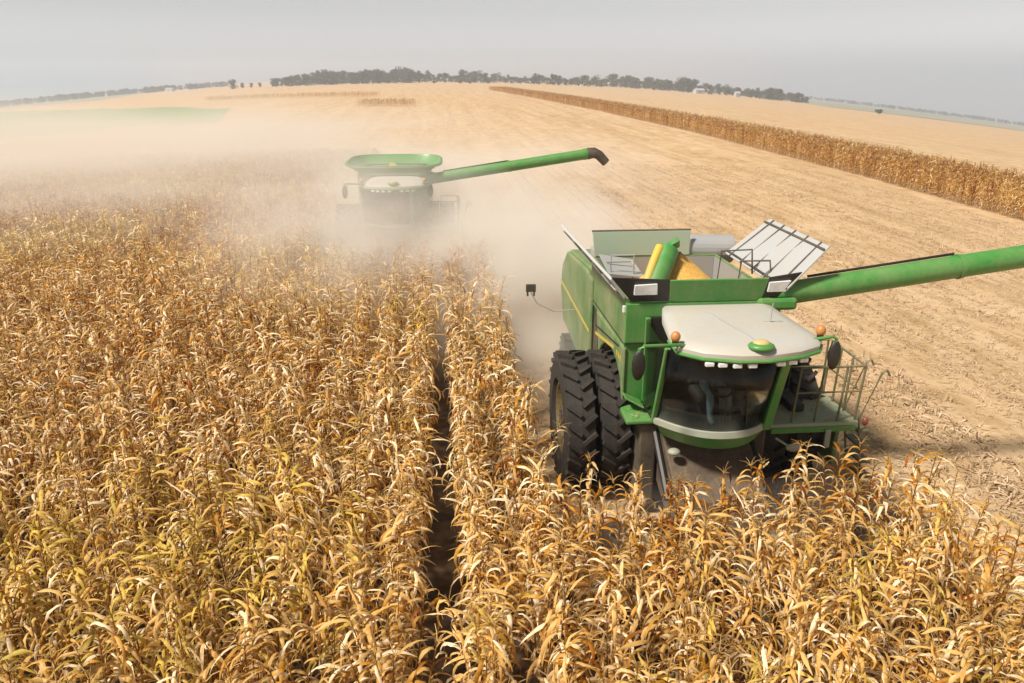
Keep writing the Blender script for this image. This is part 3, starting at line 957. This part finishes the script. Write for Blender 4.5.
def corn_parts(seed, seg=8):
    rr = random.Random(seed)
    H = rr.uniform(2.0, 2.35)
    lean = (rr.uniform(-.12, .12), rr.uniform(-.12, .12))
    def at(h):
        u = h / H
        return Vector((lean[0] * u * u, lean[1] * u * u, h))
    st = MB(); st.tube([at(H * k / 4) for k in range(5)], 0.016, 5, r2=0.006)
    lv = MB()
    az = rr.uniform(0, 2 * PI)
    nl = rr.randint(21, 26)
    for k in range(nl):
        u = k / (nl - 1)
        h = 0.30 + (H - 0.34) * u ** 0.72
        a = az + (k % 2) * PI + rr.uniform(-.65, .65)
        L = rr.uniform(.40, .68) * (1 - 0.30 * max(0, u - .6) / .4) * (0.8 if u < .2 else 1)
        a0 = R(rr.uniform(45, 76)) if u > .3 else R(rr.uniform(30, 60))
        a1 = R(rr.uniform(-140, -84)) if rr.random() < .86 else R(rr.uniform(-70, -10))
        if u > .93 and rr.random() < .15: a1 = R(rr.uniform(-60, 20))
        leaf(lv, at(h), a, L, rr.uniform(.018, .035), a0, a1, seg, rr.uniform(-2.6, 2.6), rr, rr.uniform(.3, .95))
    ts = MB()
    top = at(H)
    nt_ = rr.randint(4, 6)
    for k in range(nt_):
        a = 2 * PI * k / nt_ + rr.uniform(-.4, .4)
        l = rr.uniform(.07, .15)
        sp = rr.uniform(.5, 1.3)
        d = Vector((math.cos(a) * sp, math.sin(a) * sp, 1))
        ts.tube([top, top + d * l * .6, top + d * l + Vector((math.cos(a), math.sin(a), -.4)) * .05], 0.006, 4, r2=0.003)
    ts.tube([top - Vector((0, 0, .05)), top + Vector((lean[0] * .5, lean[1] * .5, .11))], 0.007, 4, r2=0.003)
    er = MB()
    h = rr.uniform(.95, 1.25)
    a = rr.uniform(0, 2 * PI)
    d = Vector((math.cos(a), math.sin(a), rr.uniform(-1.3, .2))).normalized()
    b_ = at(h)
    er.tube([b_ + d * .02, b_ + d * .09, b_ + d * .2, b_ + d * .3], 0.012, 7)
    e2 = MB()
    pr = [(0.02, .012), (.07, .032), (.16, .036), (.24, .026), (.30, .006)]
    for (u0, r0), (u1, r1) in zip(pr, pr[1:]):
        e2.tube([b_ + d * u0, b_ + d * u1], r0, 7, r2=r1, cap=False)
    return st, lv, ts, e2


LIB = bpy.data.collections.new('corn_library')       # sources of the instances, not in the scene
LIBFAR = bpy.data.collections.new('far_corn_library')
TONES = ['straw', 'straw', 'olive', 'rust', 'straw', 'olive', 'straw', 'rust', 'straw', 'olive', 'straw', 'rust']
PLANTS = []
for i, tone in enumerate(TONES):
    st, lv, ts, er = corn_parts(100 + i, 8)
    PLANTS.append((tone, st.mesh('stalk', STALK, recalc=False), lv.mesh('foliage', LEAF[tone], True, recalc=False), ts.mesh('tassel', TASSEL, recalc=False), er.mesh('ear', HUSK, recalc=False)))
    al = MB()
    for k, s_ in enumerate((st, lv, ts, er)): al.add(s_.v, s_.f, k)
    link('corn_plant_%02d' % i, al.mesh('corn_plant', [STALK, LEAF[tone], TASSEL, HUSK], True, recalc=False), col=LIB)
    st, lv, ts, er = corn_parts(200 + i, 4)
    al = MB()
    for k, s_ in enumerate((st, lv, ts, er)): al.add(s_.v, s_.f, k)
    link('far_corn_plant_%02d' % i, al.mesh('corn_plant', [STALK, LEAF[tone], TASSEL, HUSK], True, recalc=False), col=LIBFAR)


def scatter(name, pts, lib, label, cat):
    "pts: x, y, z, rx, ry, rz, scale, index -> one object of instances"
    a = np.array(pts, dtype=np.float32)
    me = bpy.data.meshes.new(name)
    me.from_pydata([tuple(map(float, p)) for p in a[:, :3]], [], [])
    at = me.attributes.new('rot', 'FLOAT_VECTOR', 'POINT'); at.data.foreach_set('vector', a[:, 3:6].ravel())
    at = me.attributes.new('scl', 'FLOAT', 'POINT'); at.data.foreach_set('value', a[:, 6].copy())
    at = me.attributes.new('idx', 'INT', 'POINT'); at.data.foreach_set('value', a[:, 7].astype(np.int32))
    o = link(name, me)
    ng = bpy.data.node_groups.new(name, 'GeometryNodeTree')
    ng.interface.new_socket('Geometry', in_out='INPUT', socket_type='NodeSocketGeometry')
    ng.interface.new_socket('Geometry', in_out='OUTPUT', socket_type='NodeSocketGeometry')
    nn_ = ng.nodes
    gi, go_ = nn_.new('NodeGroupInput'), nn_.new('NodeGroupOutput')
    ci = nn_.new('GeometryNodeCollectionInfo')
    ci.inputs['Collection'].default_value = lib
    ci.inputs['Separate Children'].default_value = True
    ci.inputs['Reset Children'].default_value = True
    ip = nn_.new('GeometryNodeInstanceOnPoints')
    ip.inputs['Pick Instance'].default_value = True
    def attr(nm, ty):
        n_ = nn_.new('GeometryNodeInputNamedAttribute')
        n_.data_type = ty
        n_.inputs['Name'].default_value = nm
        return n_.outputs['Attribute']
    L = ng.links
    L.new(gi.outputs[0], ip.inputs['Points'])
    L.new(ci.outputs[0], ip.inputs['Instance'])
    L.new(attr('idx', 'INT'), ip.inputs['Instance Index'])
    L.new(attr('rot', 'FLOAT_VECTOR'), ip.inputs['Rotation'])
    L.new(attr('scl', 'FLOAT'), ip.inputs['Scale'])
    L.new(ip.outputs[0], go_.inputs[0])
    md = o.modifiers.new('scatter', 'NODES')
    md.node_group = ng
    tag(o, label, cat, kind='stuff')
    return o


ROW, OFF = 0.76, -0.17
def standing(x, y):
    if y < 3.0 or y > 63: return False
    if x > 7.75: return False
    if x > 1.5: return y < 9.95
    if x > -4.75: return y < 26.0
    return True


spots = []
for k in range(-85, 11):
    x0 = OFF + (k + 0.5) * ROW + (.135 if k >= 0 else -.135)
    y = 3.0
    while y < 63:
        y += rng.uniform(.12, .22) * (1 if y < 34 else 1.4)
        x = x0 + rng.gauss(0, .045 if abs(x0 - OFF) < 1.2 else .08)
        if not standing(x0, y + rng.uniform(-.25, .25)): continue
        z = T(x, y)
        v = view(x, y, z + 2.0)
        if not v or not (-560 < v[0] < 1450 and v[1] < 1100): continue
        # a patchy field: big soft patches of olive, straw and rust
        pn = math.sin(x * .55 + 1.3 * math.sin(y * .31)) + math.sin(y * .42 + x * .23 + 2) + rng.gauss(0, .9) + (-.35 * min(3, max(0, -x / 5)))
        tone = 'olive' if pn < -1.6 else ('rust' if pn > 1.45 else 'straw')
        cand = [i for i, tn in enumerate(TONES) if tn == tone]
        spots.append((v[2], x, y, z, rng.gauss(0, .09), rng.gauss(0, .07), rng.uniform(0, 2 * PI), rng.uniform(.86, 1.04) * (1 if x < 1.5 else .93), rng.choice(cand), -4 < v[0] < 1028 and v[1] < 700, tone))
spots.sort()
near_set, rest = [], []
for s_ in spots:
    (near_set if (s_[9] and len(near_set) < 300) else rest).append(s_)

TW = {'straw': 'pale straw', 'olive': 'olive tinged', 'rust': 'rust brown'}
seen = {}
for s_ in near_set:
    _, x, y, z, rx, ry, rz, scl, idx, _, tone = s_
    r_ = bpy.data.objects.new('corn_plant', None)
    r_.empty_display_size = 0.2
    COL.objects.link(r_)
    r_.location, r_.rotation_euler, r_.scale = (x, y, z), (rx, ry, rz), (scl,) * 3
    where = 'in the nearest rows left of the dark furrow' if x < OFF else ('in the two rows right of the dark furrow' if x < 1.5 else 'in the cut block in front of the nearer combine')
    tag(r_, '%s dry corn plant %s' % (TW[tone], where), 'corn plant', 'nearest corn plants at the edge of the field')
    tone_, *ms = PLANTS[idx]
    for nm, me in zip(('stalk', 'foliage', 'tassel', 'ear'), ms):
        if (idx, nm) not in seen:
            seen[(idx, nm)] = bpy.data.objects.new(nm, me)
            c_ = seen[(idx, nm)]
        else:
            c_ = seen[(idx, nm)].copy()
        COL.objects.link(c_)
        c_.parent = r_
scatter('standing_corn', [(s[1], s[2], s[3], s[4], s[5], s[6], s[7], s[8]) for s in rest if s[0] < 24], LIB, 'dry standing corn filling the field around and beyond the nearest plants', 'corn')
scatter('distant_corn', [(s[1], s[2], s[3], s[4], s[5], s[6], s[7], s[8]) for s in rest if s[0] >= 24], LIBFAR, 'hazy standing corn in the far left of the field behind the dust', 'corn')

# the uncut strip on the right, and small far remnants
def along(poly, n_rows, step, sp=ROW):
    out = []
    for (xa, ya), (xb, yb_) in zip(poly, poly[1:]):
        L = math.hypot(xb - xa, yb_ - ya)
        nx, ny = (yb_ - ya) / L, -(xb - xa) / L
        for k in range(n_rows):
            s = 0
            st_ = step
            while s < L:
                u = s / L
                x, y = xa + (xb - xa) * u + nx * k * sp + rng.gauss(0, .06), ya + (yb_ - ya) * u + ny * k * sp + rng.gauss(0, .06)
                d = math.hypot(x, y)
                out.append((x, y, T(x, y), rng.uniform(-.08, .08), rng.uniform(-.08, .08), rng.uniform(0, 6.28), rng.uniform(.62, .95), rng.choice([3, 7, 11, 3, 7, 0, 11, 2])))
                s += st_ * (1 + d / 160) * rng.uniform(.7, 1.3)
    return out


strip = [(33.0, 28), (35.4, 44), (37.3, 66), (39.3, 119), (38.2, 189), (33, 310), (26.5, 437)]
scatter('corn_strip', along(strip, 13, .15), LIBFAR, 'long narrow strip of uncut brown corn running to the horizon on the right', 'corn')
scatter('corn_remnant', along([(-19.5, 213), (-5.9, 206)], 8, .3), LIBFAR, 'small uncut patch of brown corn alone in the stubble behind the farther combine', 'corn')
scatter('corn_belt', along([(-100, 360), (-60, 332), (-22, 302)], 6, .35), LIBFAR, 'thin far belt of uncut brown corn along the left stubble edge', 'corn')

# ------------------------------------------------------------------ residue on the stubble
LIBRES = bpy.data.collections.new('residue_library')
for i in range(8):
    rr = random.Random(300 + i)
    mb = MB()
    if i < 5:
        for k in range(rr.randint(2, 4)):
            leaf(mb, (rr.uniform(-.15, .15), rr.uniform(-.15, .15), .02), rr.uniform(0, 6.28), rr.uniform(.15, .42), rr.uniform(.012, .028), R(rr.uniform(5, 40)), R(rr.uniform(-50, -10)), 4, rr.uniform(-1, 1), rr)
    else:
        for k in range(2):
            x, y = rr.uniform(-.1, .1), rr.uniform(-.2, .2)
            mb.tube([(x, y, 0), (x + rr.uniform(-.06, .06), y + rr.uniform(-.06, .06), rr.uniform(.1, .24))], .013, 5)
        leaf(mb, (0, 0, .03), rr.uniform(0, 6.28), .3, .02, R(30), R(-45), 4, .6, rr)
    link('residue_%d' % i, mb.mesh('residue', RESIDUE, recalc=False), col=LIBRES)
res = []
noise_ok = lambda x, y: math.sin(y * .9 + x) + math.sin(y * .37 + 2) + rng.gauss(0, .6) > 0
tries = 0
while len(res) < 48000 and tries < 400000:
    tries += 1
    y = 8 + 62 * rng.random() ** 1.7
    x = rng.uniform(-6, 46)
    if standing(x, y): continue
    if x < 1.4 and y < 34: continue
    if 28 < y and x > 34: continue
    if x < 8 and y < 10: continue
    # raked bands along the drive direction
    band = 0.55 + 0.45 * math.sin(x * 1.9 + .5 * math.sin(y * .2)) * math.sin(x * .53 + 1)
    if rng.random() > band: continue
    z = T(x, y)
    v = view(x, y, z)
    if not v or not (-80 < v[0] < 1110 and v[1] < 760): continue
    isrow = rng.random() < .3
    if isrow: x = OFF + (round((x - OFF) / ROW - .5) + .5) * ROW + rng.gauss(0, .03)
    res.append((x, y, z, 0, 0, rng.uniform(0, 6.28), rng.uniform(.32, .75), rng.randint(5, 7) if isrow else rng.randint(0, 4)))
for k in range(2600):
    wx, y = rng.choice([(11.0, .32), (11.9, .2), (17.5, .5), (24.5, .6)]), 10 + 45 * rng.random() ** 1.5
    x = wx[0] + rng.gauss(0, wx[1]) + .4 * math.sin(y * .35)
    if noise_ok(x, y): res.append((x, y, T(x, y) + .02, rng.uniform(-.3, .3), rng.uniform(-.3, .3), rng.uniform(0, 6.28), rng.uniform(.7, 1.3), rng.randint(0, 7)))
scatter('stubble', res, LIBRES, 'chopped stalks and husks littering the harvested ground', 'stubble')

chaff = []
for k in range(240):
    q = rng.random()
    if q < .75: x, y, z = rng.uniform(1.0, 2.45), rng.uniform(-1.0, .15), 1.975
    elif q < .85: x, y, z = rng.uniform(-1.38, -.9), rng.uniform(-.55, -.05), 1.985
    else: x, y, z = rng.uniform(-1.2, 1.2), rng.uniform(3.7, 6.0), 3.62 - .07 * 1.0
    chaff.append((NEAR[0] + x, NEAR[1] + y, NEAR[2] + z - .01, 0, 0, rng.uniform(0, 6.28), rng.uniform(.12, .34), rng.randint(0, 4)))
scatter('chaff', chaff, LIBRES, 'bits of chaff and husk lying on the deck and rear hood of the nearer combine', 'chaff')

# ------------------------------------------------------------------ far trees, bushes and farm buildings
def tree_mesh(seed, wide=1.0, trunk=True):
    rr = random.Random(seed)
    mb = MB()
    h = 10.0
    if trunk:
        mb.tube([(0, 0, -.5), (.1, 0, 2), (-.1, .1, 4), (0, 0, 7)], .32, 6, 0, r2=.08)
        for k in range(4):
            a = rr.uniform(0, 6.28)
            mb.tube([(0, 0, 3 + k * .7), (math.cos(a) * 1.2, math.sin(a) * 1.2, 4.6 + k * .7), (math.cos(a) * 2.3, math.sin(a) * 2.3, 5.6 + k)], .12, 5, 0, r2=.03)
    lob = []
    for k in range(13):
        a = rr.uniform(0, 6.28)
        q = rr.uniform(0, 3.0) * wide
        lob.append((math.cos(a) * q, math.sin(a) * q, rr.uniform(1.2, 8.2) if trunk else rr.uniform(1.0, 7.5), rr.uniform(1.2, 2.2)))
    for (x, y, z, r0) in lob:
        for k in range(66):
            v = Vector((rr.gauss(0, 1), rr.gauss(0, 1), rr.gauss(0, 1))).normalized() * r0 * rr.uniform(.55, 1.08)
            c = Vector((x + v.x * wide, y + v.y * wide, max(.3, z + v.z * .85)))
            s = rr.uniform(.25, .5)
            n_ = (v.normalized() + Vector((rr.uniform(-.7, .7), rr.uniform(-.7, .7), rr.uniform(-.7, .7)))).normalized()
            a_ = n_.orthogonal().normalized()
            b_ = n_.cross(a_)
            mb.add([c + a_ * s, c + b_ * s, c - a_ * s, c - b_ * s * .8], [(0, 1, 2, 3)], 1)
    return mb


TREES = [tree_mesh(400 + i, rng.uniform(.9, 1.5)).mesh('tree', [BARK, FOL[0 if i % 3 else 1]], recalc=False) for i in range(7)]
SHRUB = tree_mesh(450, 1.5, False).mesh('shrub', [BARK, FOL[0]], recalc=False)


def polar(px, D):
    "plan point at distance D whose azimuth matches the frame column px near the horizon"
    a = math.atan((px - 512) / (FPX / math.cos(PITCH))) + YAW
    return D * math.sin(a), D * math.cos(a)


proto = {}
def plant(name, me, x, y, s, label, cat, group=None, sz=1.0):
    o = bpy.data.objects.new(name, me)
    COL.objects.link(o)
    o.location = (x, y, T(x, y))
    o.scale = (s, s, s * sz)
    o.rotation_euler = (0, 0, rng.uniform(0, 6.28))
    return tag(o, label, cat, group)


px = 272
while px < 812:
    D = rng.uniform(790, 960)
    x, y = polar(px, D)
    hh = (1.15 + .18 * math.sin(px * .021) + .12 * math.sin(px * .083)) * (1 if px < 700 else .9)
    plant('tree', rng.choice(TREES), x, y, hh * rng.uniform(.62, 1.2), 'grey green broadleaf tree in the long far tree line on the horizon', 'tree', 'trees of the far tree line')
    px += rng.uniform(1.6, 3.1) * (1 if not (690 < px < 722) else 1.7)
x, y = polar(231, 880); plant('tree', TREES[1], x, y, 1.1, 'lone dark tree left of the far tree line', 'tree')
for px, D, s in ((241, 900, .7), (250, 910, .62), (259, 905, .6)):
    x, y = polar(px, D); plant('tree', TREES[2], x, y, s, 'low tree in the gap between the lone tree and the long tree line', 'tree', 'low trees beside the lone tree')
x, y = polar(885, 560); plant('shrub', SHRUB, x, y, .48, 'lone dark bush standing in the far stubble on the right', 'bush')
for px, D, s, lb in ((434, 700, .36, 'small dark bush at the far field edge straight behind the farther combine'), (460, 690, .42, 'rounded bush at the far field edge, left of a close pair'),
                     (470, 690, .34, 'lower bush close beside the rounded bush at the far field edge'), (488, 720, .36, 'bush at the far field edge where the uncut strip begins')):
    x, y = polar(px, D); plant('shrub', SHRUB, x, y, s, lb, 'bush')


def barn(px, D, w, d, h, label, rz):
    x, y = polar(px, D)
    t = empty('barn', (x, y, T(x, y)), rz)
    tag(t, label, 'barn')
    MB().prism([(-d / 2, 0), (d / 2, 0), (d / 2, h), (0, h * 1.45), (-d / 2, h)], 'x', -w / 2, w / 2).build('wall', BARNW, t)
    rf = MB()
    for s in (-1, 1):
        rf.plate([(-w / 2 - .3, s * (d / 2 + .3), h - .1), (w / 2 + .3, s * (d / 2 + .3), h - .1), (w / 2 + .3, 0, h * 1.45 + .1), (-w / 2 - .3, 0, h * 1.45 + .1)], .12 * -s)
    rf.build('roof', BARNR, t)
    MB().box(-1.5, 1.5, -d / 2 - .06, -d / 2 - .01, 0.02, h * .75).build('door', GREY, t)


barn(700, 800, 9, 7, 3.2, 'long low white farm building at the foot of the far trees', .2)
barn(739, 780, 4.5, 4, 3.4, 'small white shed to the right of the long farm building', .1)
barn(168, 1250, 11, 8, 3.4, 'pale farm building in the hazy woods on the far left', -.3)
LIBT = bpy.data.collections.new('tree_library')
for i, me in enumerate(TREES): link('far_tree_%d' % i, me, col=LIBT)
wd = []
for k in range(1000):
    px = rng.uniform(-120, 226) if k % 2 else rng.uniform(800, 1180)
    D = rng.uniform(1300, 1700) if k % 2 else rng.uniform(1900, 2400)
    x, y = polar(px, D)
    wd.append((x, y, T(x, y), 0, 0, rng.uniform(0, 6), rng.uniform(.5, 1.25) * (.85 if k % 2 else .75), rng.randint(0, 6)))
scatter('woods', wd, LIBT, 'faint blue grey woods along the horizon at both ends of the picture', 'woods')


# ------------------------------------------------------------------ air and dust
def haze():
    mb = MB(); mb.box(-3600, 3600, -3600, 3600, -330, 50)
    m, nt, b = new_mat('haze_air')
    nt.nodes.remove(b)
    pv = N(nt, 'ShaderNodeVolumePrincipled')
    pv.inputs['Color'].default_value = (0.76, 0.84, 0.98, 1)
    pv.inputs['Density'].default_value = 0.0005
    pv.inputs['Anisotropy'].default_value = 0.2
    nt.links.new(pv.outputs[0], nt.nodes['Material Output'].inputs['Volume'])
    o = mb.build('haze', m)
    tag(o, 'thin grey haze over the far fields', 'haze', kind='stuff')


def dust(c, r, dens, label, seed, col=(0.975, 0.925, 0.85), nscale=2.8):
    mb = MB(); mb.ell((0, 0, 0), (1, 1, 1), 20)
    m, nt, b = new_mat('dust_air')
    nt.nodes.remove(b)
    tc = N(nt, 'ShaderNodeTexCoord')
    ln_ = N(nt, 'ShaderNodeVectorMath'); ln_.operation = 'LENGTH'
    nt.links.new(tc.outputs['Object'], ln_.inputs[0])
    fall = math_(nt, 'POWER', math_(nt, 'SUBTRACT', 1.0, ln_.outputs['Value'], True), 0.9)
    mp = N(nt, 'ShaderNodeMapping')
    mp.inputs['Location'].default_value = (seed, seed * .7, 0)
    nt.links.new(tc.outputs['Object'], mp.inputs['Vector'])
    nz = noise(nt, mp.outputs[0], nscale, 2, .5)
    nz = ramp(nt, nz, [(.34, (.05,) * 3), (.66, (1.5,) * 3)])
    d = math_(nt, 'MULTIPLY', math_(nt, 'MULTIPLY', fall, nz), dens)
    pv = N(nt, 'ShaderNodeVolumePrincipled')
    pv.inputs['Color'].default_value = (*col, 1)
    nt.links.new(d, pv.inputs['Density'])
    nt.links.new(pv.outputs[0], nt.nodes['Material Output'].inputs['Volume'])
    o = mb.build('dust', m)
    o.location, o.scale = c, r
    tag(o, label, 'dust', kind='stuff')


haze()
dust((-2.2, 26.0, 0.8), (7.5, 8.5, 4.7), 0.42, 'thick pale dust boiling up around the farther combine', 1.3)
dust((-19, 48, 0.4), (37, 26, 6.6), 0.19, 'broad veil of tan dust drifting over the corn and fields to the left', 5.1)
dust((3.0, 24, 0.6), (5.2, 10, 3.8), 0.6, 'pale dust trailing over the stubble behind the nearer combine', 8.7)
dust((4.4, 9.9, 0.7), (3.6, 1.2, 0.9), 0.30, 'low tan dust hanging at the feeder of the nearer combine', 3.9)
